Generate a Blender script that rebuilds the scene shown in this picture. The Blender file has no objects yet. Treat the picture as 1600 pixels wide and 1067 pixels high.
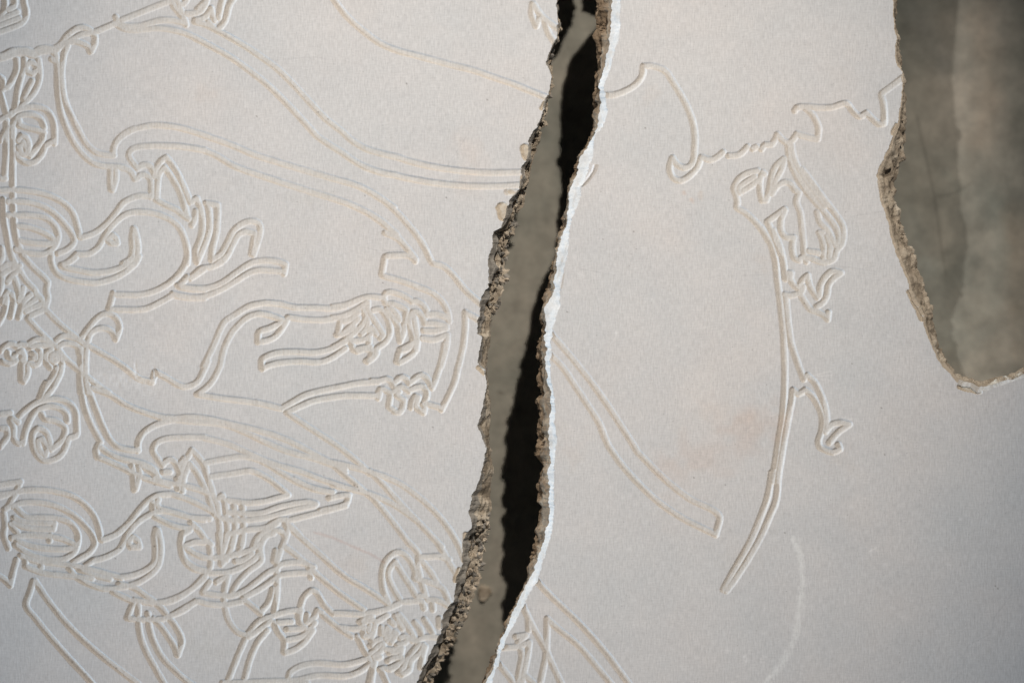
import bpy, math, random
import numpy as np
from mathutils import noise, Vector

random.seed(7)
rng = np.random.default_rng(7)
SC = bpy.context.scene
COL = SC.collection
PX = 0.0005                      # metres per unit of the drawing plan (1600 x 1067 plan units)
def wx(x): return (x - 800.0) * PX
def wy(y): return (533.5 - y) * PX
H_FLOOR = 290.0 * PX             # the slabs' top lies 14.5 cm above the concrete
THICK = 40.0 * PX                # slabs are 2 cm thick

# ------------------------------------------------------------------ camera
cam = bpy.data.cameras.new("camera")
cam.lens = 70.0; cam.sensor_width = 36.0
D = 0.8 * cam.lens / 36.0
cam.clip_start = 0.01; cam.clip_end = 50.0
cam.dof.use_dof = True
cam.dof.focus_distance = D
cam.dof.aperture_fstop = 1.9
co = bpy.data.objects.new("camera", cam)
co.location = (0, 0, D)
COL.objects.link(co)
SC.camera = co

# ------------------------------------------------------------------ light: two gallery lamps, nearly black room
world = bpy.data.worlds.new("World"); SC.world = world
world.use_nodes = True
world.node_tree.nodes["Background"].inputs[0].default_value = (0.75, 0.85, 1.0, 1)
world.node_tree.nodes["Background"].inputs[1].default_value = 0.03
SC.view_settings.view_transform = 'Standard'
SC.view_settings.look = 'None'
SC.view_settings.exposure = 0.0
SC.view_settings.gamma = 1.0
SC.cycles.max_bounces = 6
SC.cycles.diffuse_bounces = 4

def lamp(name, az, elev, dist, power, color, radius, aim, spot, blend):
    # az = compass direction TOWARDS the lamp in the slab plane (degrees, 0 = +x, 90 = +y)
    l = bpy.data.lights.new(name, 'SPOT')
    l.energy = power; l.color = color; l.shadow_soft_size = radius
    l.spot_size = math.radians(spot); l.spot_blend = blend
    o = bpy.data.objects.new(name, l)
    a, e = math.radians(az), math.radians(elev)
    ax, ay = aim
    o.location = (ax + dist*math.cos(e)*math.cos(a), ay + dist*math.cos(e)*math.sin(a), dist*math.sin(e))
    d = Vector((ax, ay, 0)) - o.location
    o.rotation_euler = d.to_track_quat('-Z', 'Y').to_euler()
    COL.objects.link(o)
    return o
lamp("warm_spot_lamp", 72.9, 51.2, 2.6, 174.0, (1.0, 0.89, 0.76), 0.018, (wx(790), wy(390)), 25.0, 1.0)
lamp("second_warm_spot_lamp", 116.0, 46.8, 2.6, 83.0, (1.0, 0.93, 0.84), 0.022, (wx(800), wy(400)), 27.0, 1.0)
win = bpy.data.lights.new("window_daylight", 'AREA')       # daylight from a window low on the left
win.shape = 'RECTANGLE'; win.size = 0.9; win.size_y = 0.45; win.energy = 370.0; win.color = (0.68, 0.84, 1.0)
wo = bpy.data.objects.new("window_daylight", win)
_a, _e, _d = math.radians(186), math.radians(13), 6.0
wo.location = (_d*math.cos(_e)*math.cos(_a), _d*math.cos(_e)*math.sin(_a), _d*math.sin(_e))
wo.rotation_euler = (-Vector(wo.location)).to_track_quat('-Z', 'Y').to_euler()
COL.objects.link(wo)

# ------------------------------------------------------------------ helpers
def tag(o, label=None, cat=None, group=None, kind=None):
    if label: o["label"] = label
    if cat: o["category"] = cat
    if group: o["group"] = group
    if kind: o["kind"] = kind
    return o
def link(name, me, mat, parent=None):
    o = bpy.data.objects.new(name, me)
    me.materials.append(mat)
    COL.objects.link(o)
    if parent: o.parent = parent
    return o
def mesh_np(name, co, quads, normals=None, smooth=True, col=None):
    me = bpy.data.meshes.new(name)
    nv, nf = len(co), len(quads)
    me.vertices.add(nv); me.vertices.foreach_set("co", np.ascontiguousarray(co, dtype=np.float32).ravel())
    me.loops.add(nf*4); me.loops.foreach_set("vertex_index", np.ascontiguousarray(quads, dtype=np.int32).ravel())
    me.polygons.add(nf); me.polygons.foreach_set("loop_start", np.arange(0, nf*4, 4, dtype=np.int32))
    me.update(calc_edges=True)
    me.polygons.foreach_set("use_smooth", np.full(nf, smooth))
    if col is not None:
        at = me.color_attributes.new("stain", 'FLOAT_COLOR', 'POINT')
        c4 = np.ones((nv, 4), dtype=np.float32); c4[:, :3] = col
        at.data.foreach_set("color", c4.ravel())
    if normals is not None:
        me.normals_split_custom_set_from_vertices(normals.tolist())
    me.validate(clean_customdata=False)
    return me
def sub_mesh(name, co, quads, normals, col, smooth=True):
    used, inv = np.unique(quads.ravel(), return_inverse=True)
    return mesh_np(name, co[used], inv.reshape(-1, 4), None if normals is None else normals[used], smooth, None if col is None else col[used])
def spline(P, step=1.5):
    P = np.array(P, float)
    if len(P) < 3: return P
    out = []
    Q = np.vstack([2*P[0]-P[1], P, 2*P[-1]-P[-2]])
    for i in range(1, len(Q)-2):
        p0, p1, p2, p3 = Q[i-1], Q[i], Q[i+1], Q[i+2]
        d1, d0, d2 = np.linalg.norm(p2-p1), np.linalg.norm(p1-p0), np.linalg.norm(p3-p2)
        m1 = (p2-p0)/(d0+d1+1e-6)*d1; m2 = (p3-p1)/(d1+d2+1e-6)*d1
        # a sharp turn is a corner of the drawing: no overshoot there
        if np.dot(p1-p0, p2-p1) < 0.35*d0*d1: m1 = (p2-p1)
        if np.dot(p2-p1, p3-p2) < 0.35*d1*d2: m2 = (p2-p1)
        n = max(1, int(d1/4.0))
        for k in range(n):
            t = k/n
            out.append((2*t**3-3*t*t+1)*p1+(t**3-2*t*t+t)*m1+(-2*t**3+3*t*t)*p2+(t**3-t*t)*m2)
    out.append(Q[-2])
    return np.array(out)
def fbm(x, y, z=0.0, o=3):
    return noise.fractal((x, y, z), 1.0, 2.0, o)
def np_noise(X, Y, cell, seed):
    # smooth value noise, vectorised
    r = np.random.default_rng(seed)
    G = r.random((256, 256))
    x = X/cell + 64; y = Y/cell + 64
    xi = np.floor(x).astype(int); yi = np.floor(y).astype(int)
    fx = x-xi; fy = y-yi
    fx = fx*fx*(3-2*fx); fy = fy*fy*(3-2*fy)
    g = lambda a, b: G[b % 256, a % 256]
    return (g(xi, yi)*(1-fx)+g(xi+1, yi)*fx)*(1-fy)+(g(xi, yi+1)*(1-fx)+g(xi+1, yi+1)*fx)*fy - 0.5

# ------------------------------------------------------------------ materials
def new_mat(name):
    m = bpy.data.materials.new(name); m.use_nodes = True
    nt = m.node_tree
    return m, nt, nt.nodes["Principled BSDF"]
def N(nt, t, **kw):
    n = nt.nodes.new(t)
    for k, v in kw.items():
        if k == 'ins':
            for a, b in v.items(): n.inputs[a].default_value = b
        else: setattr(n, k, v)
    return n
def mixc(nt, blend, fac, a, b):
    n = N(nt, 'ShaderNodeMix', data_type='RGBA', blend_type=blend)
    for sock, v in ((n.inputs[0], fac), (n.inputs[6], a), (n.inputs[7], b)):
        if hasattr(v, 'type') and hasattr(v, 'links'): nt.links.new(v, sock)
        else: sock.default_value = v if not isinstance(v, tuple) else (*v, 1.0)[:4]
    return n.outputs[2]
def ramp(nt, src, stops):
    r = N(nt, 'ShaderNodeValToRGB')
    el = r.color_ramp.elements
    while len(el) < len(stops): el.new(0.5)
    for e, (p, c) in zip(el, stops):
        e.position = p; e.color = (*c, 1) if isinstance(c, tuple) else (c, c, c, 1)
    nt.links.new(src, r.inputs[0])
    return r.outputs[0]

def plaster_mat():
    m, nt, b = new_mat("white_plaster")
    tc = N(nt, 'ShaderNodeTexCoord')
    L = nt.links
    def noise_tex(scale, detail=4.0, rough=0.55, sx=1, sy=1, loc=0.0):
        mp = N(nt, 'ShaderNodeMapping'); mp.inputs['Scale'].default_value = (sx, sy, 1); mp.inputs['Location'].default_value = (loc, loc*1.7, 0)
        L.new(tc.outputs['Object'], mp.inputs[0])
        n = N(nt, 'ShaderNodeTexNoise', ins={'Scale': scale, 'Detail': detail, 'Roughness': rough})
        L.new(mp.outputs[0], n.inputs['Vector'])
        return n.outputs[0]
    big = ramp(nt, noise_tex(9, 5), [(0.35, (0.700, 0.694, 0.696)), (0.52, (0.722, 0.704, 0.700)), (0.66, (0.742, 0.710, 0.696))])
    cool = ramp(nt, noise_tex(22, 6, 0.6, loc=3.1), [(0.38, (0.955, 0.963, 0.97)), (0.62, (1.0, 1.0, 1.0))])
    c = mixc(nt, 'MULTIPLY', 1.0, big, cool)
    wv = noise_tex(1.0, 2.0, 0.6, 900, 150, 1.0)      # vertical threads of the cloth the plaster was cast against
    wh = noise_tex(1.0, 2.0, 0.6, 190, 900, 5.0)
    wvc = ramp(nt, wv, [(0.3, 0.89), (0.7, 1.06)])
    whc = ramp(nt, wh, [(0.3, 0.935), (0.7, 1.035)])
    c = mixc(nt, 'MULTIPLY', 1.0, c, wvc)
    c = mixc(nt, 'MULTIPLY', 1.0, c, whc)
    spk = ramp(nt, noise_tex(520, 2.0, 0.5, loc=8.0), [(0.22, 0.62), (0.31, 1.0)])
    c = mixc(nt, 'MULTIPLY', 0.7, c, spk)
    wspk = ramp(nt, noise_tex(60, 6.0, 0.75, loc=11.0), [(0.66, 0.0), (0.78, 1.0)])
    c = mixc(nt, 'MIX', wspk, c, (0.80, 0.79, 0.77))
    at = N(nt, 'ShaderNodeVertexColor', layer_name="stain")
    c = mixc(nt, 'MULTIPLY', 1.0, c, at.outputs[0])
    L.new(c, b.inputs['Base Color'])
    b.inputs['Roughness'].default_value = 0.85
    b.inputs['Specular IOR Level'].default_value = 0.25
    add = N(nt, 'ShaderNodeMath', operation='ADD'); L.new(wv, add.inputs[0]); L.new(wh, add.inputs[1])
    fine = noise_tex(900, 4, 0.7, loc=2.0)
    add2 = N(nt, 'ShaderNodeMath', operation='ADD'); L.new(add.outputs[0], add2.inputs[0]); L.new(fine, add2.inputs[1])
    bp = N(nt, 'ShaderNodeBump', ins={'Strength': 0.16, 'Distance': 0.0004}); L.new(add2.outputs[0], bp.inputs['Height'])
    bp2 = N(nt, 'ShaderNodeBump', ins={'Strength': 0.10, 'Distance': 0.002}); L.new(noise_tex(55, 5, 0.6, loc=4.0), bp2.inputs['Height'])
    L.new(bp.outputs[0], bp2.inputs['Normal']); L.new(bp2.outputs[0], b.inputs['Normal'])
    return m
def core_mat(name, stops, scale=90, bump=0.6):
    m, nt, b = new_mat(name)
    tc = N(nt, 'ShaderNodeTexCoord'); L = nt.links
    n1 = N(nt, 'ShaderNodeTexNoise', ins={'Scale': scale, 'Detail': 8.0, 'Roughness': 0.65}); L.new(tc.outputs['Object'], n1.inputs[0])
    c = ramp(nt, n1.outputs[0], stops)
    n2 = N(nt, 'ShaderNodeTexNoise', ins={'Scale': 700, 'Detail': 5.0, 'Roughness': 0.7}); L.new(tc.outputs['Object'], n2.inputs[0])
    c = mixc(nt, 'MULTIPLY', 0.5, c, ramp(nt, n2.outputs[0], [(0.3, 0.7), (0.7, 1.1)]))
    L.new(c, b.inputs['Base Color']); b.inputs['Roughness'].default_value = 0.92
    b.inputs['Specular IOR Level'].default_value = 0.2
    bp = N(nt, 'ShaderNodeBump', ins={'Strength': bump, 'Distance': 0.0008}); L.new(n2.outputs[0], bp.inputs['Height'])
    bp2 = N(nt, 'ShaderNodeBump', ins={'Strength': bump, 'Distance': 0.002}); L.new(n1.outputs[0], bp2.inputs['Height'])
    L.new(bp.outputs[0], bp2.inputs['Normal']); L.new(bp2.outputs[0], b.inputs['Normal'])
    return m
def concrete_mat():
    m, nt, b = new_mat("brown_grey_concrete")
    tc = N(nt, 'ShaderNodeTexCoord'); L = nt.links
    def nz(s, d=6.0, loc=0.0):
        mp = N(nt, 'ShaderNodeMapping'); mp.inputs['Location'].default_value = (loc, loc, 0); L.new(tc.outputs['Object'], mp.inputs[0])
        n = N(nt, 'ShaderNodeTexNoise', ins={'Scale': s, 'Detail': d, 'Roughness': 0.6}); L.new(mp.outputs[0], n.inputs[0]); return n.outputs[0]
    c = ramp(nt, nz(12), [(0.32, (0.25, 0.26, 0.235)), (0.5, (0.36, 0.355, 0.315)), (0.68, (0.48, 0.455, 0.40))])
    c = mixc(nt, 'MULTIPLY', 0.8, c, ramp(nt, nz(55, 8, 2.0), [(0.3, 0.70), (0.7, 1.2)]))
    at = N(nt, 'ShaderNodeVertexColor', layer_name="stain")
    c = mixc(nt, 'MULTIPLY', 1.0, c, at.outputs[0])
    L.new(c, b.inputs['Base Color']); b.inputs['Roughness'].default_value = 0.8
    bp = N(nt, 'ShaderNodeBump', ins={'Strength': 0.15, 'Distance': 0.002}); L.new(nz(160, 6), bp.inputs['Height'])
    L.new(bp.outputs[0], b.inputs['Normal'])
    return m
M_PL = plaster_mat()
M_LIP = core_mat("fresh_white_plaster", [(0.35, (0.58, 0.565, 0.545)), (0.65, (0.78, 0.765, 0.745))], 60, 0.35)
M_GREY = core_mat("grey_shade_plaster", [(0.35, (0.25, 0.24, 0.225)), (0.65, (0.50, 0.475, 0.435))], 80, 0.8)  # shade of the turned-away rim facets is put into this grey
M_SPALL = core_mat("tan_flaked_plaster", [(0.3, (0.60, 0.52, 0.42)), (0.7, (0.70, 0.62, 0.52))], 60, 0.25)
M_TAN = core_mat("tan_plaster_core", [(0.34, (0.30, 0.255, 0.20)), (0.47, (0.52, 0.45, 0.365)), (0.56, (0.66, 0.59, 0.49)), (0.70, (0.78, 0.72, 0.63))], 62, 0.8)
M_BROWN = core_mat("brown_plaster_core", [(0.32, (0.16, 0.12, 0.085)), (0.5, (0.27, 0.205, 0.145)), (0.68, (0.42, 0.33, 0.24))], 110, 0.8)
M_FLOOR = concrete_mat()
TRACES = """
@A 0 0 5
185,-40 190,30 205,90 200,140 165,185 100,215 30,240 -30,260
-20,205 60,175 150,145
-20,160 50,130 135,95
60,75 110,50 112,-10 85,-40
35,-30 40,30 30,90 -5,130
-20,445 30,430 90,400 150,393 220,395 265,410 310,383 370,375 420,380 470,350 530,275 600,225 650,215 705,240 740,285 738,345 715,400
-20,470 60,445 120,425 190,418 270,435 310,412 370,400 430,395
420,415 490,350 570,305 640,270 710,258
705,405 690,368 640,340 590,325 545,330
735,255 820,220 900,185
905,135 915,165 905,190
950,160 1100,100 1290,25 1360,5
930,190 1010,205 1100,203 1180,180 1260,160 1350,160 1440,180
930,205 980,228 1060,237 1140,230 1220,222 1330,232 1440,260 1520,295 1600,335
530,350 500,430 482,560 488,680 512,800 560,910 615,1020 640,1070
405,465 440,480 448,560 450,680 462,800 485,910 540,1050
425,390 440,455
130,465 132,540 100,620 60,680 30,690
190,465 185,540 160,620 140,700 125,800 110,870 80,900
300,470 312,560 300,650 255,740 190,805 150,850
250,635 215,700 180,775
250,575 215,560 205,520 240,490 280,510 285,550 250,575
-20,950 40,915 110,870 200,840 290,835 360,860 405,920 425,1000 425,1120
95,1080 95,990 120,930 170,900 250,895 310,925 335,965 345,1000
0,720 25,800 50,890
145,930 155,970 190,990
-10,600 20,620 20,700
930,1085 985,1045 1060,1008 1190,982 1310,985 1440,1008 1600,1060
@B 0 200 5
145,-20 200,-5 300,20 345,35
50,-50 48,100 45,250 35,380
100,0 100,240 100,480 102,600 108,700 118,800 140,900 165,960 195,1010
25,560 30,700 45,800 70,920 95,1010 120,1060
425,80 425,95 390,118 355,140 325,210 270,265 200,272 150,240 128,200
335,40 330,90 290,150 230,220
140,100 165,60 205,75 225,140 215,205 165,205 140,150
165,200 155,150 180,110 200,160 205,205
60,-10 20,60 0,100
-10,395 40,395
520,0 575,110 640,200 720,270 820,298 880,300 960,310 1020,340 1055,400 1075,395 1095,372 1130,365 1170,390 1182,450 1180,540
605,0 665,110 740,185 820,210 890,215
885,210 890,150 930,85 1000,30 1060,5
865,310 862,400 868,480
905,330 905,400 880,485
1600,175 1450,150 1320,140 1180,140 1080,150 1025,175 1007,215 1030,260 1075,315 1110,295 1150,288 1185,310 1205,380
1205,380 1220,320 1260,255 1300,230 1350,295 1400,380 1445,480 1485,580 1540,552
1225,560 1228,470 1245,360 1285,310 1330,370 1390,470 1430,570 1460,690
1220,560 1290,600 1380,640 1440,690 1475,710
640,855 740,820 830,750 900,670 960,590 1030,550 1100,530 1185,535
600,985 700,980 770,930 815,850 880,760 960,690 1050,658 1180,662 1300,700 1390,765 1440,860 1463,960 1462,1060
880,838 905,860 915,900 865,898 840,875 880,838
1043,787 1032,860 1037,950 1020,1020 960,1060
1050,790 1070,860 1078,950 1060,1040 1000,1100
-20,490 150,485 300,505 400,535 500,590 565,660 600,750 622,850
60,575 130,572 230,580 340,615 420,665 490,735 555,820 580,885 530,945 450,980
50,680 130,680 290,685 370,710 430,770 455,850 430,920 380,970 320,985 200,970 120,950
130,765 220,775 310,805 380,840 430,880
150,880 280,900 430,905
1530,650 1520,720 1500,760
600,985 530,1050 480,1070
@C 0 400 5
170,-10 265,95 350,175 372,205 362,270 375,330 355,400
140,90 200,190 270,265 285,300 325,340 340,390
360,420 450,515 560,610 660,680 760,740 900,820 1010,900 1090,960 1190,985 1200,950 1212,905 1290,945 1400,1010 1470,1018 1540,985 1580,920 1625,820
220,490 300,580 370,650 440,710 510,800 600,880 700,960 790,1030 850,1070
170,780 165,900 165,970
215,860 215,920 185,980
440,870 415,940 370,1000 330,1060 310,1110
485,820 475,900 440,980 390,1060 350,1100
630,720 630,850 625,960 630,1065
680,680 670,800 668,900 672,1000 685,1065
635,640 700,550 780,470 850,450 910,490 935,560 905,650 880,600 830,565 760,570 705,610 680,680
885,290 870,350 850,410
890,300 1000,303 1110,300 1240,260 1360,180 1440,80 1465,0
850,415 950,418 1060,420 1150,408 1260,358 1355,303
1355,303 1400,315 1500,328 1600,328
1400,235 1465,165
1490,175 1550,135 1600,100
1400,240 1500,258 1600,262
400,-20 402,50 440,130 520,175 640,200 760,208 880,178 980,125 1060,55 1085,0
500,85 600,108 730,130 870,115 980,72 1040,10
590,10 530,55 480,75
@D 0 380 9.975
20,80 30,200 0,300
20,400 120,330 230,320
20,500 130,420 260,370 310,350
120,600 190,510 280,430
30,560 10,700 -20,800
230,560 290,760 290,900
180,800 215,900
360,700 330,860
480,800 400,870 340,960
560,870 450,950 340,1010
620,960 500,1010 400,1060
120,760 60,840 10,930
@E 0 480 9.975
660,50 560,90 460,140
100,-150 70,50 20,180 -30,260
210,-50 185,60 165,150
350,-60 320,60 290,160
0,680 60,620 140,575 220,580
250,610 320,580 400,585
430,590 520,520 620,495 720,515 790,550
460,630 560,600 700,590 800,600
120,700 130,780 200,800 240,740
290,700 340,680 370,760 380,850
600,650 635,740 610,850 540,900 450,870
500,720 550,740 550,800 490,800
800,650 730,700 705,790 730,880 780,940
840,780 880,760 900,820 840,860 780,820 800,740 880,710
345,760 350,900 340,1070
930,700 960,800
880,520 950,460 1030,445 1130,475 1230,520 1330,600
890,640 960,580 1050,562 1150,575 1220,630 1240,720
30,850 150,880 250,830
@F 0 600 5
630,0 655,160 710,310 785,450
680,0 735,160 800,320 850,420 920,490 1020,512 1080,515
770,470 750,520 760,570
1075,520 1080,450 1120,380 1200,325 1300,292 1360,278
790,495 860,545 950,580 1060,605 1130,625 1200,665 1240,740
720,30 850,80 980,160 1100,210 1250,255 1340,265
760,565 900,625 1050,700 1200,755 1330,790
1110,640 1190,690 1240,745
1030,635 1040,680
1080,640 1095,700
1040,700 1045,770 1050,825
1085,730 1060,820
1600,415 1420,415 1300,425 1220,460 1195,520 1230,580 1268,635 1300,600 1340,590 1380,630 1410,700
1400,720 1440,620 1500,515 1560,580 1600,640
1270,685 1330,685
1380,740 1390,820
1480,620 1440,720 1425,840
150,250 200,200 290,140 380,118 470,118 550,155 590,220 600,320 595,400 540,420 520,470 480,550 400,595 330,590 280,540 255,460 260,380 300,345 350,365 380,420 395,500
180,460 190,400 220,310 270,220 330,185 400,170 480,195 520,240 525,290
325,230 345,270 430,285 500,330 510,370 480,440 400,510
300,440 330,430 365,500 355,555 310,520 295,450
80,285 105,340 110,430 150,465 180,450
0,345 50,345 62,400 0,490
-10,235 80,225
90,265 140,295
310,130 335,40 360,-10
370,90 430,0
-20,790 160,762
155,765 135,830 100,890 60,960 35,980
-20,865 110,850
@G 0 740 5
-20,185 60,160 180,130 320,125 440,138 560,172 650,230 730,320 770,420 785,510
100,250 180,225 300,222 430,248 560,312 650,392 720,480 740,550 690,620 620,660 570,690
130,270 210,335 340,340 450,348 540,378 600,450 610,530 580,610 510,660 440,670 340,660 220,620 120,555
110,345 180,372 300,382 410,388
425,385 415,430
100,385 200,415 300,430 400,432
395,480 388,520
90,500 180,480 290,478 400,488 500,512 590,555
130,520 240,560 370,582 500,587 590,578
30,310 40,400 30,480 65,580
80,395 140,465
-20,790 40,830 78,868
130,670 100,780 80,870
200,650 200,690
325,690 320,740
160,640 300,682 480,702 600,720 750,755 880,792 950,812
200,722 340,772 500,792 600,802 720,815
800,515 900,475 1000,390 1080,290 1150,215 1230,168 1330,157
670,715 730,675 790,662 870,630 940,580 990,480 1080,375 1200,302 1270,285
1040,492 1075,520 1090,570 1020,572 1003,530 1040,492
1218,432 1207,500 1215,600 1205,690 1140,750 1040,790 930,808
1230,435 1252,520 1257,620 1230,730 1130,820 1020,870 880,895
860,820 740,790 620,745
540,735 590,800 700,862 800,893 880,895
930,860 1040,885 1130,945 1200,995 1250,1040 1300,1100
880,920 960,960 1050,1000
1210,1010 1330,985 1470,918 1600,810
1050,985 1190,1010
1480,440 1425,480 1412,560 1440,660 1520,728 1600,752
1445,565 1520,535 1600,535
1450,575 1500,612 1600,652
1270,285 1360,300 1480,337 1600,357
1210,335 1320,390 1400,415 1490,425
1235,200 1225,240 1265,285
1190,220 1195,290
@H 0 854 5
262,265 235,350 205,460 280,560 400,710 540,870 680,1020 740,1090
275,265 370,410 480,550 620,700 780,840 920,950 1080,1070
1045,430 1015,500 995,555
1010,560 1100,567 1230,565 1310,550 1420,490 1530,425
1080,450 1080,560 1095,680 1140,810 1210,940 1290,1080
1155,520 1165,610 1195,720 1260,850 1350,950 1450,1040 1520,1085
1200,560 1255,620 1320,710 1370,790 1385,840
1250,460 1310,540 1370,620 1420,730 1390,845
@I 300 200 5
100,60 300,132 500,215 700,277 900,337 1100,395 1300,455 1440,530 1580,625
100,177 200,222 330,300 600,393 900,490 1100,552 1250,605 1400,680 1500,745 1600,835
1190,43 1230,85 1350,160 1480,200 1600,228
970,60 1020,98 1150,180 1300,280 1450,342 1600,372
35,552 70,640 82,780 60,880 30,960 35,1040
120,592 135,680 135,800 95,920 40,1050
110,588 200,602 198,700 190,820 160,940 150,1030
150,1030 220,990 280,890 320,810 400,745 470,728 520,745 535,790 520,870 480,990
180,1075 270,1000 320,910 360,840 420,810 490,825 480,900 465,985
@J 220 360 5
400,362 470,300 560,282 650,232 710,130
290,430 370,447 510,452 630,412 750,327 860,257 960,235 1070,243 1130,265 1118,340
250,495 350,517 470,522 620,467 740,397 850,332 940,310 1090,320
490,1060 570,900 650,722 740,657 850,592 980,567 1100,577 1200,600 1400,605 1500,610 1600,590
620,1060 650,930 700,820 770,732 860,667 950,652 1050,677 1110,700
1150,680 1120,740 1060,820 1000,855 915,872 925,792 1000,765 1090,722
1160,678 1300,697 1450,697 1600,667
@K0 220 360 5
945,1075 950,1005 1060,957 1200,947 1360,952 1480,927 1600,867 1650,820
950,1080 1000,1055 1100,1032 1250,1022 1400,1027 1500,990 1600,920
@K 500 360 5
510,20 600,60 680,140 745,225
745,235 700,200 600,195 512,205 500,250 482,345
490,355 620,390 760,440 880,490 950,550 995,630 1010,710
880,255 970,285 1040,350 1130,460 1240,560 1300,610
1135,640 1135,760 1120,900 1085,1060
1150,650 1200,675 1270,720
995,815 985,920 945,1060
850,655 930,655 985,675
820,727 900,727 985,745
810,782 900,785 985,765
800,842 900,852 995,815
620,1030 600,1025 625,945 690,922 735,870
750,880 735,950 680,1000 620,1030
440,925 440,960 410,1000 370,1025
240,865 262,932 290,945 350,927 408,935 390,1000 360,1020
@L 520 440 9.975
0,395 230,355 450,265 600,235 770,250
0,565 200,525 400,420 540,320
545,320 550,440 640,590 740,750 785,830 740,880
630,450 730,428 810,500 875,640 895,790 840,920 700,1030
840,430 900,520 980,630 1040,740
1020,700 1050,930 1110,770 1110,660
820,330 790,240 830,178 900,162 1000,182 1120,232 1210,290
870,345 950,347 1060,392 1140,440 1140,520 1130,640
900,400 1000,520 1040,600
1230,312 1320,308 1400,362 1460,450 1470,520
1430,620 1390,530 1330,478 1250,475 1205,540 1190,640 1225,780 1250,880 1240,950 1150,1010 1050,1060
1260,520 1280,640 1300,760 1320,900 1300,1060
80,820 100,720 120,618 250,600 330,550 400,480
170,790 280,700 400,580
0,1025 120,960 260,850 380,760 470,650 510,560 480,440
680,820 650,760 610,712 550,760
320,920 420,912 530,882 600,800
530,560 550,640 520,740 440,820
570,890 560,990
60,830 200,800 330,720
370,1060 480,1030 590,1020
@M 220 0 5
300,50 330,130 350,180
420,172 500,192 620,252 780,342 920,432 1070,542 1200,670 1320,800 1440,925 1590,1043
560,370 680,435 810,525 960,640 1080,750 1230,905 1370,1060
420,297 560,370
@h 260 0 13.33
100,-10 150,130 260,270 350,400 410,520
200,-40 280,110 370,80 440,-30
420,290 540,285 640,265 720,225 800,120 860,-60
650,200 740,110 830,20
600,420 720,405 830,340 890,250
930,180 960,330 1000,430
1170,-20 1120,200 1090,370
1400,-30 1300,150 1255,330 1200,480 1080,620
870,460 970,570
@N 480 0 5
170,-60 220,15 310,130 420,230 560,335 700,395 900,448 1100,502 1300,552 1450,605 1600,655 1750,715 1860,760
@N1 700 0 5.333
705,35 698,120 735,220 765,150
710,35 775,130 860,200 930,250
800,160 840,280 900,370
@O 560 200 5
300,228 400,262 600,307 800,335 1000,350 1310,345
300,375 400,397 600,430 800,450 1000,457 1310,445
140,535 200,570 290,650 380,745 460,845 520,940 565,1035
100,680 130,700 230,780 330,880 400,970 445,1040
1165,500 1230,500
@P 400 540 5
1585,150 1550,290 1500,400 1450,500
1340,455 1450,487
1475,-10 1450,120 1400,270 1375,330
200,490 290,437 380,387 500,352 660,320 800,292 960,280
240,520 340,475 450,430 570,407 700,390 940,390
0,442 100,465 190,487
250,530 340,590 480,680 640,785 790,905 890,1000
@X 580 580 13.33
0,200 180,195 320,160 400,190 470,310
510,210 580,140 660,118 740,155 790,260
840,210 950,120 1060,78 1140,120 1200,200 1240,310
150,450 190,375 270,372 340,420 400,440 390,600 370,740 460,800
180,440 150,560
470,420 540,350 640,322 740,370 790,420
640,580 680,600 660,740 600,850 480,840
580,420 530,500 620,560
830,380 960,332 1090,320 1150,400 1160,520 1120,620
830,760 850,640 920,520 980,540 950,650 930,740 1020,820 1090,860 1110,740 1070,690 1170,675
@Q 220 640 5
260,67 400,57 540,72 700,110 900,157 1050,200 1200,262 1330,332 1480,412 1600,490
150,65 460,97 640,112 800,170 960,245 1150,325 1350,377 1500,430 1600,457
500,220 560,234 700,272 850,342 980,400 1100,440 1250,482 1400,540 1550,590 1620,612
490,417 650,385 800,364 900,382 1000,430 1080,482 1180,542 1300,600 1400,630 1500,642
530,522 700,500 860,477 930,502 1020,555 1100,620 1150,665 1060,690 960,715 830,725 680,707
500,430 515,500 550,610 575,690 600,740
300,560 320,490
380,420 430,480 480,570 520,650 545,730 575,815
610,690 635,668 655,715
660,740 672,850 680,960 655,1060
730,750 740,860 735,960 705,1065
795,750 805,860 800,970 775,1065
600,740 615,880 620,980 615,1060
680,800 840,810 950,802 1100,752 1300,720 1370,735
600,835 700,862 830,860 1000,834 1200,780 1360,745
690,967 830,937 980,917 1080,857 1140,857
1130,870 1300,827 1450,787 1600,747
100,535 170,560 330,590 450,620 540,660
250,660 350,690 460,740 560,790
160,772 240,797 380,837 540,850
390,880 460,950 510,1020 550,1050
340,930 370,925
350,1060 420,1032 500,1032
880,1065 930,985 1000,937 1070,882
1040,940 1100,950 1130,1000
290,440 340,380
@R 460 640 5
200,790 400,735 425,665 350,672 270,690
590,480 680,570 840,745 980,890 1150,1070
280,410 360,480 460,565 560,650 620,700 740,840 900,1050
270,405 400,432 560,475 700,520 820,575 970,680 1120,820 1220,950 1290,1070
300,585 400,607 560,648 700,702 840,780 960,870
0,545 130,605 290,645
@T 460 780 5
-40,200 0,250 180,410 380,590 560,700 700,790 740,820
130,540 180,590 350,730 540,860
740,810 700,720 685,610 700,510 760,430 830,412 890,460 945,560 940,610
790,487 745,540 735,600 770,690 830,790
790,490 850,590 910,680 960,770
880,320 970,430 965,520 985,610
1120,340 1180,440 1220,510 1290,610
1290,370 1330,470
970,447 1050,447 1140,444 1210,470
990,475 1060,560 1120,660
950,620 1080,652 1160,700 1210,810
990,640 1030,760
975,755 1020,752
830,800 900,797 980,790
1000,800 1015,850
1080,810 1085,860
1040,780 1130,790 1200,830
570,887 700,862 820,810
310,887 420,890 540,897
340,997 450,1007 550,1000
40,870 70,770 130,712 170,722 230,820 300,890
50,870 38,950 90,1010
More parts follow.
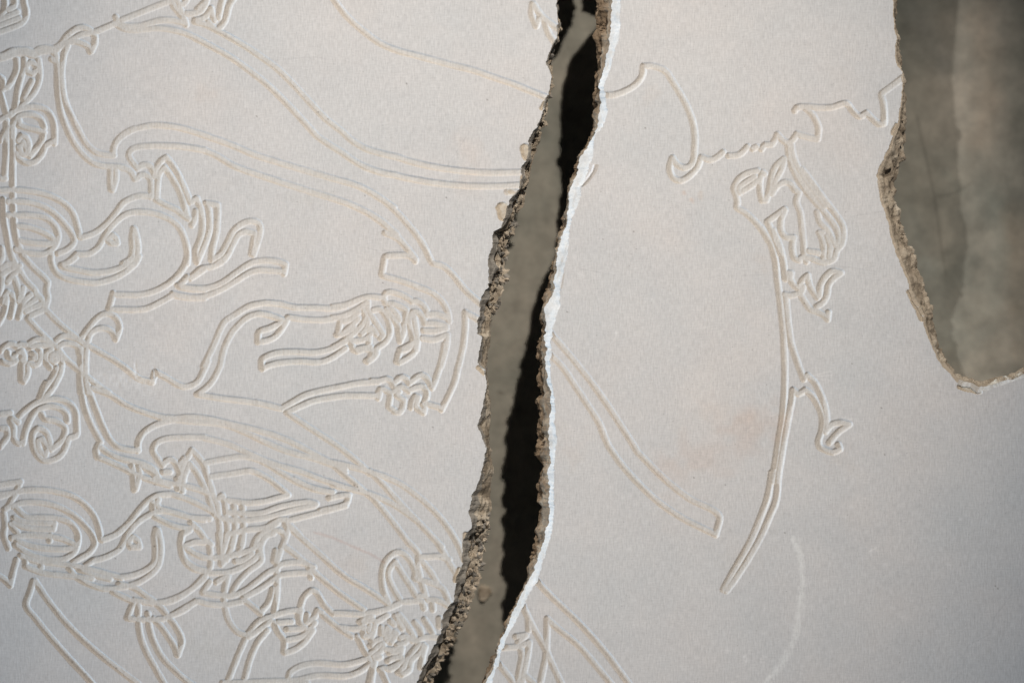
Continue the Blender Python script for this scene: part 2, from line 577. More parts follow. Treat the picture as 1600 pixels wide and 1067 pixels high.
100,900 95,960 150,925 180,865 215,885
220,900 330,990 450,1070
@S 240 780 5
270,225 222,270 215,370 240,470 310,540 420,562
250,370 320,422 400,452 520,452 640,427 760,392 830,345
430,330 445,420 440,540 400,592 280,712 140,792 20,807
440,572 580,567 700,522 810,442 830,380 880,285 940,262
900,262 850,322 835,400 840,480 740,560 650,660 610,735
770,390 800,312 860,252 920,192 1000,157 1050,167
120,912 230,867 340,795 430,814 540,822 640,807 720,785
385,722 440,642
490,645 565,602
385,727 480,742 600,750 700,717 790,652 890,572 950,545 1000,505 1130,490 1200,502
700,767 840,692 940,622 1000,587 1120,574 1220,570
580,600 555,700 550,780 560,850 590,950 650,1030 720,1060
955,400 940,480
1030,190 1045,250 1020,330 990,400 965,500 965,620 960,760 940,890
930,700 900,800 830,885
720,792 780,842 840,892
730,1055 820,952 930,907 1060,872 1150,864
1030,370 1110,430 1190,500 1250,530
1215,540 1230,610
510,270 520,380 530,505 560,470
570,270 560,340 530,430
630,280 610,370 570,470
700,270 690,350 660,430
640,482 700,472 770,422
1060,200 1100,240 1140,280
@U 300 854 5
425,700 355,860 280,1050 260,1090
590,650 510,750 450,890 405,1060
440,702 530,642 620,572
640,590 670,660 720,730 720,820
740,727 850,702 920,642 960,590
725,825 800,802 880,742 945,652
670,590 780,582
740,642 860,637
1290,700 1340,800 1390,890 1405,960 1378,1080
755,1030 765,982 860,927 1000,907 1200,917 1370,872
760,1042 830,1037 1000,1002 1200,1007 1310,972 1390,912
240,1062 400,1057 700,1047 900,1062
830,520 840,590
@W 540 960 9.975
220,110 320,55 410,20
250,150 330,105 430,85
460,115 560,65 650,5
450,740 430,850 400,1050
280,220 275,330 350,340 400,290
380,160 355,250
460,160 430,280 400,400
390,480 470,402 545,380
560,200 560,300
600,310 650,205 690,245 625,370
650,400 760,265 800,295 710,430
380,610 470,525 580,440 590,490 540,580 430,650
620,535 700,545 850,535
680,592 860,572
450,690 540,655
660,715 760,668 880,668
680,830 800,775 900,705
530,850 600,830 700,845 800,795
560,860 600,960 650,1070
820,900 900,820 960,690 1050,565 1150,450
880,930 990,860 1020,720 1100,645 1170,580 1210,470
880,520 850,650
830,0 950,150 1060,340 1100,415
1080,120 1160,220 1195,340
1230,70 1320,210 1370,330
1460,60 1465,180
1120,400 1230,350 1330,345 1480,360
1240,500 1200,650 1170,820
780,20 840,130 890,210
850,360 920,335 975,355
930,425 1000,375 1050,405
800,475 900,440
700,100 760,140
@a 920 80 5
100,345 200,342 300,305 380,250 420,185 427,120 500,118 595,155 650,230 740,380 795,500 825,620 828,760 805,885 740,912 690,885 655,835
650,840 632,920 660,990 720,1012 790,975 850,905 880,830 960,850 1030,810 1050,790
1095,818 1180,808 1240,748
1280,765 1312,750
1350,768 1380,732 1430,730 1475,655
@i 1120 120 5.333
505,482 560,540 605,552 640,520 668,478 760,505 840,520 848,430 815,345 770,290 745,268
650,285 668,258 750,250 850,258 960,255 1082,225 1130,285 1190,332 1250,302 1290,345 1350,395 1395,390 1397,290 1385,200 1372,150 1440,95 1550,10
590,550 610,690 660,820 750,960 850,1080
620,560 640,670 695,790 780,920 900,1080
@j 1130 220 6.667
820,300 870,360 980,510 1090,660 1190,790 1250,900 1252,1030 1240,1075 1180,1150 1160,1225 1080,1265 990,1255 940,1235
780,370 880,520 1000,680 1100,800 1175,905 1205,1000 1190,1110
632,192 540,280 500,400 480,520 450,620 405,622 385,520 385,410 412,330 430,345
640,192 600,320 545,420 515,520
360,312 250,342 160,402 112,500 130,560 150,640 142,695 220,742 330,842 420,952 470,1040
170,545 165,490 240,432 330,375
205,525 300,465 365,410
510,550 570,468 650,432 710,455 745,515 790,540 762,640 800,740 820,880 838,1070 845,1190 870,1260
640,712 560,772 462,842 500,930 555,1067 600,1180
645,720 603,830 605,940 650,1000 735,1010 720,1110 740,1220 800,1245
980,745 1010,850 1080,920 1130,1010 1180,1100
1000,960 1040,955
@k 1130 360 6.667
400,-20 490,130 540,300 560,480 590,700 610,880 628,1067
520,0 590,170 630,350 645,500
790,305 830,280 900,290 950,300
1010,40 1040,130 1050,200 1045,310
1080,60 1115,160 1105,280
890,215 1000,235
@g 1180 400 9.975
480,360 515,265 560,270 550,360 600,450 690,520
690,470 750,362 820,302 835,420 900,560 970,650
1000,620 1020,450 1100,320 1200,240 1340,262 1220,352 1140,460 1120,600 1060,720 960,790
460,600 560,615 660,592 720,560 750,480
700,590 770,710 860,835 960,862 1080,930 1130,990 1140,880
475,610 490,760 505,900 520,1080 565,1400
@d 1100 540 5
621,-120 632,200 625,420 610,580 590,700 560,900 530,1067
695,345 685,430 660,560 630,720 600,900 575,1067
683,-10 740,160 780,262 810,232 870,295 920,400 955,520 960,640
700,350 740,378 790,345 830,375 890,465 925,560 920,660 895,745 905,790 950,815 1010,832 1062,808 1050,772
950,670 1000,615 1070,600 1135,615 1050,675 980,755
@e 1060 740 5
730,-10 700,170 640,340 560,530 470,690 400,810 350,905
780,-10 765,200 710,340 640,500 560,640 460,800 375,915
@b 840 480 5
70,170 100,200 330,470 530,740 745,1070 780,1130
50,345 90,365 180,450 310,640 455,860 480,905
@c 900 660 5
480,230 680,430 880,590 1115,722 1092,875 830,745 620,600 410,390 260,190 180,0
@f 740 854 5
470,240 580,360 820,590 1020,810 1220,1075
575,560 640,622 820,770 960,930 1080,1075
575,560 572,700 565,850 540,980 520,1075
370,430 460,620 530,740 590,860 640,970 690,1075
430,560 432,650
330,700 410,688 350,745
230,787 340,780
365,780 378,860 352,1000 350,1075
370,772 435,745 420,860 395,980 378,1070
160,880 200,920 260,990 320,1075
400,1000 480,1075
@Z 0 0 1
344,572 334,592 322,606 308,616 345,622 400,629 438,638
"""
# ------------------------------------------------------------------ outlines (plan units, x right, y down)
def curve(pts):
    a = np.array(pts, float); o = np.argsort(a[:, 1], kind='stable'); return a[o]
TL = curve([(905,-520),(900,-400),(925,-300),(950,-235),(955,-192),(938,-143),(910,-110),(884,-60),(872,-20),(870,0),(872.5,51),(869,64),(859,81),(853,97.5),(858,109),(862,120),(857.5,148),(850,163),(848,178),(839,199),(830,212),(825.6,222),(829,236),(820,254),(814,262),(818,275),(812.5,294),(797.5,312.5),(790,339),(782.5,356),(769,363),(769,387.5),(762,406),(764,428),(762,449),(754,462),(750,484),(746,521),(755,525.6),(748,550),(747,567),(759,578),(760,611),(754,635.6),(746,665.6),(759,694),(756,720),(750.6,742.5),(745,759),(738,772.5),(732,799),(735,812),(736,825),(725,845),(724,880),(715,900),(707.5,940),(692,960),(690,987.5),(670,1025),(650,1067),(630,1110),(612,1180),(600,1300)])
BL = curve([(906,-520),(901,-400),(927,-300),(952,-235),(957,-192),(941,-143),(914,-110),(888,-60),(876,-20),(871,0),(873.5,51),(866,66),(864,79),(863,90),(862,120),(858.5,150),(855,175),(853,195),(846,203),(840.6,222.5),(834,245),(831,265.6),(825.6,290),(820,316),(808,335),(803,359),(794,387.5),(794,400),(792,432),(784,462),(777,480.6),(767.5,497.5),(766,522),(765,541),(760.5,569),(761.5,607),(766.6,628),(765,675),(765.5,694),(767.5,712.5),(772,733),(767.5,755.6),(766.6,799),(767.5,820),(757.5,850),(752.5,892.5),(742.5,930),(725,970),(710,1000),(690,1040),(677.5,1067),(655,1110),(636,1180),(622,1300)])
TR = curve([(1002,-520),(1010,-400),(1030,-300),(1042,-240),(1030,-190),(1020,-172),(1004,-150),(980,-110),(966,-60),(968,-25),(969,0),(968,56),(962.5,75),(951,114),(944,131),(945,144),(949,174),(942,199),(931,209),(927,224),(925,247),(917,270),(908,292),(908,305),(902.5,320),(893,342.5),(887.5,369),(887,397),(880,424),(874,456),(874,479),(863,512.5),(861,535),(859,559),(861,599),(867,624),(867,664),(871.5,686),(866,716),(866,746),(865,769),(865,800),(862.5,832.5),(855,857.5),(840,905),(820,940),(802.5,975),(790,1000),(780,1025),(771,1057),(768,1075),(748,1120),(730,1180),(715,1300)])
LR = curve([(990,-520),(998,-400),(1018,-300),(1030,-240),(1016,-190),(1014,-174),(1004,-164),(992,-150),(966,-108),(954,-60),(957,-25),(958,0),(955,37.5),(951,75),(944,112.5),(936,131),(938,159),(934,199),(921,226),(908,243),(899,275),(889,299),(889,327.5),(884,356),(872.5,384),(870,400),(869,422.5),(863,462),(849,484),(854,507),(851,520),(854,546),(851,559),(856,599),(861,624),(857,675),(859,705),(861,724),(856,739),(859,761),(859,800),(854,832),(842.5,862.5),(834,892),(815,930),(800,960),(790,985),(777.5,1015),(769,1050),(759,1067),(738,1120),(720,1180),(705,1300)])
BR = curve([(964,-520),(972,-400),(975,-300),(972,-230),(964,-182),(1004,-174),(997,-165),(986,-152),(974,-138),(948,-108),(934,-60),(932,-25),(932.5,0),(931,37.5),(933,66),(934,84),(929,122),(930.6,135),(928,169),(927,199),(916,228),(906,243),(896,275),(887.5,296),(884,331),(877,354),(870.5,382),(867,400),(861,417),(861,437.5),(854,450.6),(852,475),(847,486),(846,501),(849,512),(844,531),(841,544),(844,569),(840,591),(844,617),(837,624),(841.6,641),(841.6,682.5),(838,688),(841,700),(835,711),(847,729),(844,741),(842.5,769),(840.6,784),(845,791),(841,803),(837.5,845),(829,882.5),(821,915),(802,955),(788,985),(775,1017.5),(765,1050),(755,1067),(734,1120),(716,1180),(700,1300)])  # unseen tongue above the frame is added for its shadow in the crack
HT = np.array([(1400,-520),(1402,-300),(1386,-120),(1392,-50),(1395.6,0),(1396.6,45),(1401,56),(1398.4,75),(1401,103),(1409,112.5),(1409.7,131),(1409,156),(1404,178),(1401,199),(1397,207),(1388,230),(1375,260),(1370,275),(1375,294),(1375,312.5),(1382.5,331),(1390,359),(1397.5,387.5),(1403,400),(1415.5,435),(1428,470),(1442,493),(1446,521.6),(1457,544),(1471,571),(1485.6,585.6),(1498,600),(1506,603),(1516.5,604),(1527,613),(1543,610),(1560,603),(1574,598),(1600,590),(1650,588),(1720,600),(1800,604),(2200,600)], float)
HB = np.array([(1404,-520),(1406,-300),(1390,-120),(1398,-50),(1402,0),(1399,38),(1402,52),(1407,75),(1408,95),(1410,111),(1413,131),(1416,156),(1416,178),(1416,199),(1414,212),(1413,228),(1416,247),(1405,264),(1399,284),(1401,312),(1408,336),(1415,365),(1431,393),(1433,405),(1442,435),(1450.5,466),(1459,487),(1463,515),(1467,538),(1475,556),(1490,580),(1502,587),(1510,590),(1520,592),(1530,595),(1547,594),(1562,588),(1576,589),(1595,577),(1648,574),(1720,584),(1800,590),(2200,586)], float)
C0 = np.array((800.0, 533.5))
for _A in (BL, BR, HB): _A[:] = C0+(_A-C0)*1.008        # their lower edges lie 2 cm further from the lens
def ix(C, y): return np.interp(y, C[:, 1], C[:, 0])
def jag(y, amp, seed):
    y = np.asarray(y, float)
    return amp*(np_noise(y, y*0+seed*7.3, 5.0, seed)+0.7*np_noise(y, y*0+seed*3.1, 2.2, seed+1)+0.8*np_noise(y, y*0, 13.0, seed+2))
def TLf(y): return ix(TL, y)+jag(y, 2.2, 11)
def TRf(y): return ix(TR, y)+jag(y, 2.4, 12)
split = int(np.argmin(np.abs(HT[:, 1]-585.6)))
HTv, HTh = HT[:split+1], HT[split:]
def Hf(y): return np.interp(y, HTv[:, 1], HTv[:, 0])+jag(y, 2.0, 13)
def Vf(x): return np.maximum(586.0, np.interp(x, HTh[:, 0], HTh[:, 1]))+jag(x, 1.6, 14)*(np.asarray(x) > 1492)

# ------------------------------------------------------------------ carved drawing
W_CUT, D_CUT = 5.5, 1.65
polys = []
x0 = y0 = 0.0; sc = 1.0
for ln in TRACES.strip().splitlines():
    if ln[0] == '@':
        p = ln.split(); x0, y0, sc = float(p[1]), float(p[2]), float(p[3]); continue
    pts = [tuple(map(float, q.split(','))) for q in ln.split()]
    polys.append(spline([(x0+a/sc, y0+b/sc) for a, b in pts]))
def plen(P): return float(np.sum(np.linalg.norm(np.diff(P, axis=0), axis=1)))
polys.sort(key=plen, reverse=True)

STEP = 1.0
GX0, GX1, GY0, GY1 = -10.0, 1612.0, -10.0, 1078.0
nx = int(round((GX1-GX0)/STEP))+1; ny = int(round((GY1-GY0)/STEP))+1
gx = GX0+np.arange(nx)*STEP; gy = GY0+np.arange(ny)*STEP
DIST = np.full((ny, nx), 99.0, np.float32); PID = np.full((ny, nx), -1, np.int32)
def stamp(P, dist, pid=None, k=-1, R=8.0):
    for a, b in zip(P[:-1], P[1:]):
        lo = np.minimum(a, b)-R; hi = np.maximum(a, b)+R
        i0, i1 = max(0, int((lo[0]-GX0)/STEP)), min(nx, int((hi[0]-GX0)/STEP)+2)
        j0, j1 = max(0, int((lo[1]-GY0)/STEP)), min(ny, int((hi[1]-GY0)/STEP)+2)
        if i0 >= i1 or j0 >= j1: continue
        X = gx[None, i0:i1]-a[0]; Y = gy[j0:j1, None]-a[1]
        d = b-a; L2 = d@d+1e-9
        t = np.clip((X*d[0]+Y*d[1])/L2, 0, 1)
        r = np.sqrt((X-t*d[0])**2+(Y-t*d[1])**2)
        s = dist[j0:j1, i0:i1]; m = r < s
        s[m] = r[m]
        if pid is not None: pid[j0:j1, i0:i1][m] = k
for k, P in enumerate(polys): stamp(P, DIST, PID, k)
XX, YY = np.meshgrid(gx, gy)
U = np.clip(DIST/(W_CUT+0.5*np_noise(XX, YY, 9.0, 31)+0.25*np_noise(XX, YY, 3.5, 34)), 0, 1)
depth_var = 1.0+0.8*np_noise(XX, YY, 70.0, 32)+0.25*np_noise(XX, YY, 14.0, 35)
Z = -D_CUT*depth_var*(1-U**3.9)**1.05
Z[U >= 1] = 0.0
grooved = U < 1
Z += np.where(grooved, 0.28*np_noise(XX, YY, 2.3, 33)*(1-U), 0)       # tool marks in the cut

# stains and smears that belong to the surface
ST = np.ones((ny, nx, 3), np.float32)
def window(P, R):
    P = np.asarray(P, float); lo = P.min(0)-R; hi = P.max(0)+R
    i0, i1 = max(0, int((lo[0]-GX0)/STEP)), min(nx, int((hi[0]-GX0)/STEP)+2)
    j0, j1 = max(0, int((lo[1]-GY0)/STEP)), min(ny, int((hi[1]-GY0)/STEP)+2)
    return slice(j0, j1), slice(i0, i1)
def local_dist(P, w):
    X, Y = XX[w], YY[w]; d = np.full(X.shape, 999.0)
    for a, b in zip(P[:-1], P[1:]):
        dd = b-a; t = np.clip(((X-a[0])*dd[0]+(Y-a[1])*dd[1])/(dd@dd+1e-9), 0, 1)
        d = np.minimum(d, np.hypot(X-a[0]-t*dd[0], Y-a[1]-t*dd[1]))
    return d
def wash(P, width, col, amt, soft=0.5, seed=1, ragged=0.6):
    P = spline(P); w = window(P, width*1.6+4)
    if XX[w].size == 0: return
    d = local_dist(P, w)
    f = np.clip(1-(d/width+ragged*np_noise(XX[w], YY[w], width*0.35+2, seed)), 0, 1)**soft*amt
    f = np.clip(f, 0, 1)[..., None]
    ST[w] = ST[w]*(1-f)+ST[w]*np.array(col)*f
wash([(1060,735),(1105,712),(1150,692),(1185,675)], 46, (1.0,0.94,0.905), 0.9, 1.2, 41, 1.1)
wash([(1150,672),(1190,662),(1215,655)], 36, (1.0,0.94,0.905), 0.8, 1.2, 42, 1.1)
wash([(1110,640),(1170,655)], 30, (1.01,0.96,0.92), 0.5, 1.0, 43)
wash([(492,832),(520,840),(550,853),(580,866),(600,878)], 3.2, (0.93,0.80,0.76), 0.7, 0.8, 44)
wash([(725,225),(745,260),(735,290)], 30, (1.03,0.97,0.93), 0.6, 1.0, 45)
wash([(1069,300),(1069,302)], 5, (1.0,0.85,0.76), 0.7, 1, 46)
wash([(1080,312),(1082,314)], 5, (1.0,0.85,0.76), 0.7, 1, 47)
wash([(1095,303),(1096,308)], 6, (0.99,0.90,0.82), 0.7, 1, 48)
wash([(1240,842),(1250,868),(1254,905),(1250,945),(1246,975),(1240,1000),(1222,1035),(1195,1066)], 6.5, (1.18,1.19,1.18), 0.9, 0.7, 49, 1.1)
wash([(158,592),(178,598),(205,592),(232,606)], 14, (1.06,1.06,1.06), 0.9, 0.6, 50, 0.8)
wash([(210,570),(213,585)], 3, (1.14,1.14,1.14), 0.8, 0.8, 51, 1.0)
for cx, cy in ((1136,1013),(1163,1025),(1168,1030),(1195,1025),(1190,1035),(1502,812),(1483,882),(1500,888),(1368,857),(1360,862),(1372,1034),(1250,1056),(1330,655),(1130,690),(962,520),(950,300)):
    wash([(cx,cy),(cx+rng.uniform(-5,5),cy+rng.uniform(-5,5))], 3.2, (1.15,1.15,1.15), 0.8, 0.8, cx, 1.0)
for P in ([(1262,589),(1278,585),(1300,579)], [(1275,592),(1296,594)], [(1278,588),(1300,586)], [(1240,622),(1262,612)], [(1205,650),(1215,646)], [(1168,672),(1178,667)],
          [(1382,195),(1379,215),(1374,222)], [(1391,192),(1388,216)], [(1410,1066),(1425,1055)], [(1356,862),(1370,855)], [(1320,925),(1320,945)], [(1258,930),(1256,950)], [(1000,640),(1003,652)]):
    wash(P, 1.5, (1.16,1.16,1.15), 0.7, 0.9, int(P[0][0]), 0.8)
for _ in range(70):      # faint handling scratches
    cx, cy, an, ln = rng.uniform(0, 1600), rng.uniform(0, 1067), rng.uniform(0, 3.14), rng.uniform(8, 45)
    k = 1.09 if rng.random() < 0.6 else 0.92
    wash([(cx, cy), (cx+ln*.5*math.cos(an), cy+ln*.5*math.sin(an)), (cx+ln*math.cos(an+.15), cy+ln*math.sin(an+.15))], 1.3, (k, k, k), rng.uniform(.3, .7), 1.0, 61, 1.0)
for _ in range(26):      # soft grubby patches
    cx, cy, r = rng.uniform(0, 1600), rng.uniform(0, 1067), rng.uniform(10, 34)
    k = rng.choice([(0.965,0.965,0.965), (1.0,0.975,0.955), (0.975,0.97,0.955), (1.025,1.025,1.02)])
    wash([(cx, cy), (cx+rng.uniform(-40, 40), cy+rng.uniform(-20, 20))], r, k, 0.8, 1.0, int(cx)+7, 1.2)
# hairline cracks
for P in ([(1600,905),(1578,930),(1568,945),(1553,965),(1551,985),(1545,992),(1530,998),(1515,1006),(1508,1016),(1505,1040),(1500,1052),(1488,1062)],
          [(1385,330),(1352,334),(1330,338)], [(1370,424),(1330,418),(1280,414)], [(1215,430),(1160,430)], [(420,95),(450,93),(485,90),(510,92)],
          [(905,160),(905,420),(960,430)][1:], [(440,430),(420,432)], [(575,388),(600,392),(640,390)], [(735,205),(700,260)]):
    wash([(a+rng.uniform(-1,1), b+rng.uniform(-1,1)) for a, b in P], 1.3, (0.84,0.84,0.85), 0.6, 1.0, 60, 0.9)
PITS = [(512,186),(497,175),(635,131),(761,156),(598,442),(886,487),(676,667),(432,503),(401,182),(558,760),(560,766),(553,758),(1257,474),(1382,710),(1331,568),(1377,637),(942,374),(990,362),(1008,200),(241,757),(239,796),(180,872),(241,853),(188,855),(250,795),(187,856),(112,1034),(181,1043),(133,1052),(232,962),(1226,832),(1133,757),(1084,746),(178,493),(570,306),(697,309),(820,362),(1555,915),(1559,919)]
for cx, cy in PITS: wash([(cx,cy),(cx+.6,cy+.4)], 1.7, (0.42,0.40,0.38), 0.8, 0.9, 5, 0.3)
for _ in range(150):
    cx, cy = rng.uniform(0, 1600), rng.uniform(0, 1067)
    wash([(cx,cy),(cx+rng.uniform(-.8,.8),cy+.4)], rng.uniform(1.0, 1.9), (0.62,0.61,0.60), rng.uniform(.25,.7), 1.0, 6, 0.3)
# shallow spalls where the skin of the slab has flaked off beside the crack
SPALL = np.full((ny, nx), -1, np.int32); NSP = 0
def spall(P, r, seed):
    P = np.array(P, float); w = window(P, r*2+6); d = local_dist(P, w)
    m = d+3.4*np_noise(XX[w], YY[w], 6.0, seed) < r
    global NSP
    SPALL[w] = np.where(m & (SPALL[w] < 0), NSP, SPALL[w]); NSP += 1
    e = np.clip((r-d)/2.0, 0, 1)
    Z[w] = np.where(m, np.minimum(Z[w], -1.6*e+0.8*np_noise(XX[w], YY[w], 4.0, seed+1)), Z[w])
spall([(821,233),(824,243)], 9.0, 70)
spall([(785,326),(788,336)], 10.5, 71)
spall([(796,300),(806,302)], 3.5, 72)
spall([(820,268),(816,286)], 4.5, 73)
spall([(729,836),(729,856),(728,876)], 6.5, 74)
spall([(718,890),(712,906)], 5.0, 75)
spall([(851,161),(846,170)], 3.5, 76)
spall([(1384,270),(1376,285),(1384,318)], 5.5, 77)
spall([(1401,196),(1396,208)], 4.5, 78)
spall([(1420,456),(1441,500)], 4.0, 79)
spall([(1500,604),(1530,612)], 5.0, 80)
spall([(748,574),(756,582)], 4.0, 81)

# the cutter goes through the white skin into the tan core
cutc = np.clip(-Z/1.1, 0, 1)[..., None]
ST[...] = ST*(1-cutc*(1-np.array((1.0, 0.972, 0.925), np.float32)))
# a lifted curl of skin beside the crack and a smear of filler over the drawing
for P, r, hgt in (([(929,259),(926,268),(917,281),(909,290)], 2.2, 1.6), ([(880,427),(876,450)], 1.6, 0.5)):
    P = spline(P); w = window(P, 8); d = local_dist(P, w)
    Z[w] += hgt*np.clip(1-(d/r)**2, 0, 1)
for P, r, hgt in (([(160,594),(180,598),(205,593),(230,604)], 13, 0.8), ([(212,564),(213,584)], 3.2, 1.3), ([(240,572),(242,588)], 3.2, 1.0)):
    P = spline(P); w = window(P, r+8); d = local_dist(P, w)
    f = np.clip(1.4*(1-d/r)+0.8*np_noise(XX[w], YY[w], 6.0, 93), 0, 1)
    Z[w] = Z[w]*(1-0.55*f)+0.35*hgt*f*np.clip(0.6+1.3*np_noise(XX[w], YY[w], 5.0, 91)+0.7*np_noise(XX[w], YY[w], 11.0, 92), 0, 1.3)
ZN = Z.copy()
dzx = np.zeros_like(Z); dzy = np.zeros_like(Z)
dzx[:, 1:-1] = (Z[:, 2:]-Z[:, :-2])/(2*STEP); dzy[1:-1] = (Z[2:]-Z[:-2])/(2*STEP)

def slab_surface(inside, snap_rows, snap_cols=None):
    """grid cells kept inside a slab; vertices by an edge are moved onto it; flat 8x8 blocks become one face"""
    VX, VY = XX.copy(), YY.copy()
    ok = inside(XX, YY)
    for f in snap_rows:
        for j in range(ny):
            x = float(f(gy[j]))
            i = int(round((x-GX0)/STEP))
            if 0 <= i < nx and (gy[j] < 586 or f is not Hf): VX[j, i] = x; ok[j, i] = True
    if snap_cols is not None:
        for i in range(nx):
            if gx[i] < 1486: continue
            y = float(snap_cols(gx[i])); j = int(round((y-GY0)/STEP))
            if 0 <= j < ny: VY[j, i] = y; ok[j, i] = True
    face = ok[:-1, :-1] & ok[1:, :-1] & ok[:-1, 1:] & ok[1:, 1:]
    pid = np.where(grooved, PID, -1)
    fp = np.maximum(np.maximum(pid[:-1, :-1], pid[1:, :-1]), np.maximum(pid[:-1, 1:], pid[1:, 1:]))
    fs = np.where(SPALL[1:, 1:] >= 0, SPALL[:-1, :-1], -1)
    fp = np.where(fs >= 0, -2-fs, fp)
    idx = np.arange(ny*nx).reshape(ny, nx)
    q = np.stack([idx[:-1, :-1], idx[1:, :-1], idx[1:, 1:], idx[:-1, 1:]], -1)
    quads = {}
    B = 8
    plain = face & (fp == -1)
    dev = np.abs(ST-1).max(-1)
    stained = np.maximum(np.maximum(dev[:-1, :-1], dev[1:, 1:]), np.maximum(dev[1:, :-1], dev[:-1, 1:])) > 0.004
    moved = (VX != XX) | (VY != YY)
    mv = moved[:-1, :-1] | moved[1:, 1:] | moved[1:, :-1] | moved[:-1, 1:]
    NF = (dzx == 0) & (dzy == 0)
    flatZ = NF[:-1, :-1] & NF[1:, 1:] & NF[1:, :-1] & NF[:-1, 1:] & (Z[:-1, :-1] == 0) & (Z[1:, 1:] == 0) & (Z[1:, :-1] == 0) & (Z[:-1, 1:] == 0)
    good = plain & ~stained & ~mv & flatZ
    nby, nbx = (ny-1)//B, (nx-1)//B
    gb = good[:nby*B, :nbx*B].reshape(nby, B, nbx, B).all((1, 3))
    J, I = np.nonzero(gb)
    J0, I0 = J*B, I*B
    bigq = np.stack([idx[J0, I0], idx[J0+B, I0], idx[J0+B, I0+B], idx[J0, I0+B]], -1)
    small = plain.copy()
    small[:nby*B, :nbx*B] &= ~np.kron(gb, np.ones((B, B), bool))
    base = np.vstack([bigq, q[small]])
    co = np.stack([wx(VX).ravel(), wy(VY).ravel(), (Z*PX).ravel()], -1)
    n = np.stack([-dzx.ravel(), dzy.ravel(), np.ones(ny*nx)], -1)
    n /= np.linalg.norm(n, axis=1, keepdims=True)
    parts = {}
    g = face & (fp >= 0)
    fpg = fp[g]; qg = q[g]
    for k in np.unique(fpg): parts[int(k)] = qg[fpg == k]
    sp = [q[face & (fp == -2-k)] for k in range(NSP)]
    return co, n, ST.reshape(-1, 3), base, parts, sp

def border(name, rects, parent):
    """the slab beyond the picture: plain flat sheets joined to the fine surface"""
    co, qd = [], []
    for P in rects:
        b = len(co)
        for (x, y) in P: co.append((wx(x), wy(y), 0.0))
        n2 = len(P)//2
        for i in range(n2-1): qd.append((b+i, b+n2+i, b+n2+i+1, b+i+1))
    return mesh_np(name, np.array(co), np.array(qd), None, False, np.ones((len(co), 3)))

def flip(P):  # rows so that faces look up
    return P
def build_slab(kind, label, cat, inside, rows, cols, rects):
    co, n, st, base, parts, sp = slab_surface(inside, rows, cols)
    me = sub_mesh("slab_top", co, base, n, st)
    o = link(kind, me, M_PL)
    tag(o, label, cat, group="pieces of the broken carved slab", kind="thing")
    e = link("slab_margin", border("margin", rects, o), M_PL, o)
    return o, co, n, st, parts, sp

ys_up = np.concatenate([np.arange(-520, GY0, 10), [GY0]])
ys_dn = np.concatenate([[GY1], np.arange(GY1+12, 1290, 20)])
XL, XRR = -700.0, 2190.0
left_rects = [
    [(XL, y) for y in ys_up]+[(float(TLf(y)), y) for y in ys_up],
    [(XL, y) for y in ys_dn]+[(float(TLf(y)), y) for y in ys_dn],
    [(XL, GY0), (XL, GY1), (GX0, GY0), (GX0, GY1)],
]
right_rects = [
    [(float(TRf(y)), y) for y in ys_up]+[(float(Hf(y)), y) for y in ys_up],
    [(float(TRf(y)), y) for y in ys_dn]+[(XRR, y) for y in ys_dn],
    [(x, float(Vf(x))) for x in np.arange(GX1, XRR, 15)][::-1]+[(x, GY1) for x in np.arange(GX1, XRR, 15)][::-1],
]
LEFT = build_slab("carved_slab", "pale carved slab on the left, covered with dense engraved geese and ribbon lines", "slab",
                  lambda X, Y: X < TLf(gy)[:, None]-0.01, [TLf], None, left_rects)
def inside_r(X, Y):
    r = X > TRf(gy)[:, None]+0.01
    v = Vf(gx)[None, :]
    h = Hf(gy)[:, None]
    cut = (X > h) & (Y < 586)
    cut |= (X > 1486) & (Y < v)
    return r & ~cut
RIGHT = build_slab("carved_slab", "pale carved slab on the right, mostly bare, with one long curved blade motif", "slab",
                   inside_r, [TRf, Hf], Vf, right_rects)
RIGHT[0].name = "carved_slab.001"

# each engraved line is a part of its slab
allparts = []
for S in (LEFT, RIGHT):
    for k, qd in S[4].items(): allparts.append((len(qd), k, S, qd))
allparts.sort(key=lambda t: -t[0])
rest = {0: [], 1: []}
for r, (cnt, k, S, qd) in enumerate(allparts):
    side = 0 if S is LEFT else 1
    if r < 290 and cnt >= 60:
        me = sub_mesh("carved_groove", S[1], qd, S[2], S[3])
        link("carved_groove", me, M_PL, S[0])
    else: rest[side].append(qd)
for side, S in ((0, LEFT), (1, RIGHT)):
    if rest[side]:
        o = link("groove_fragments", sub_mesh("groove_fragments", S[1], np.vstack(rest[side]), S[2], S[3]), M_PL, S[0]); o["kind"] = "stuff"
    for qd in S[5]:
        if len(qd) > 6: link("flaked_patch", sub_mesh("flaked_patch", S[1], qd, S[2], None), M_SPALL, S[0])

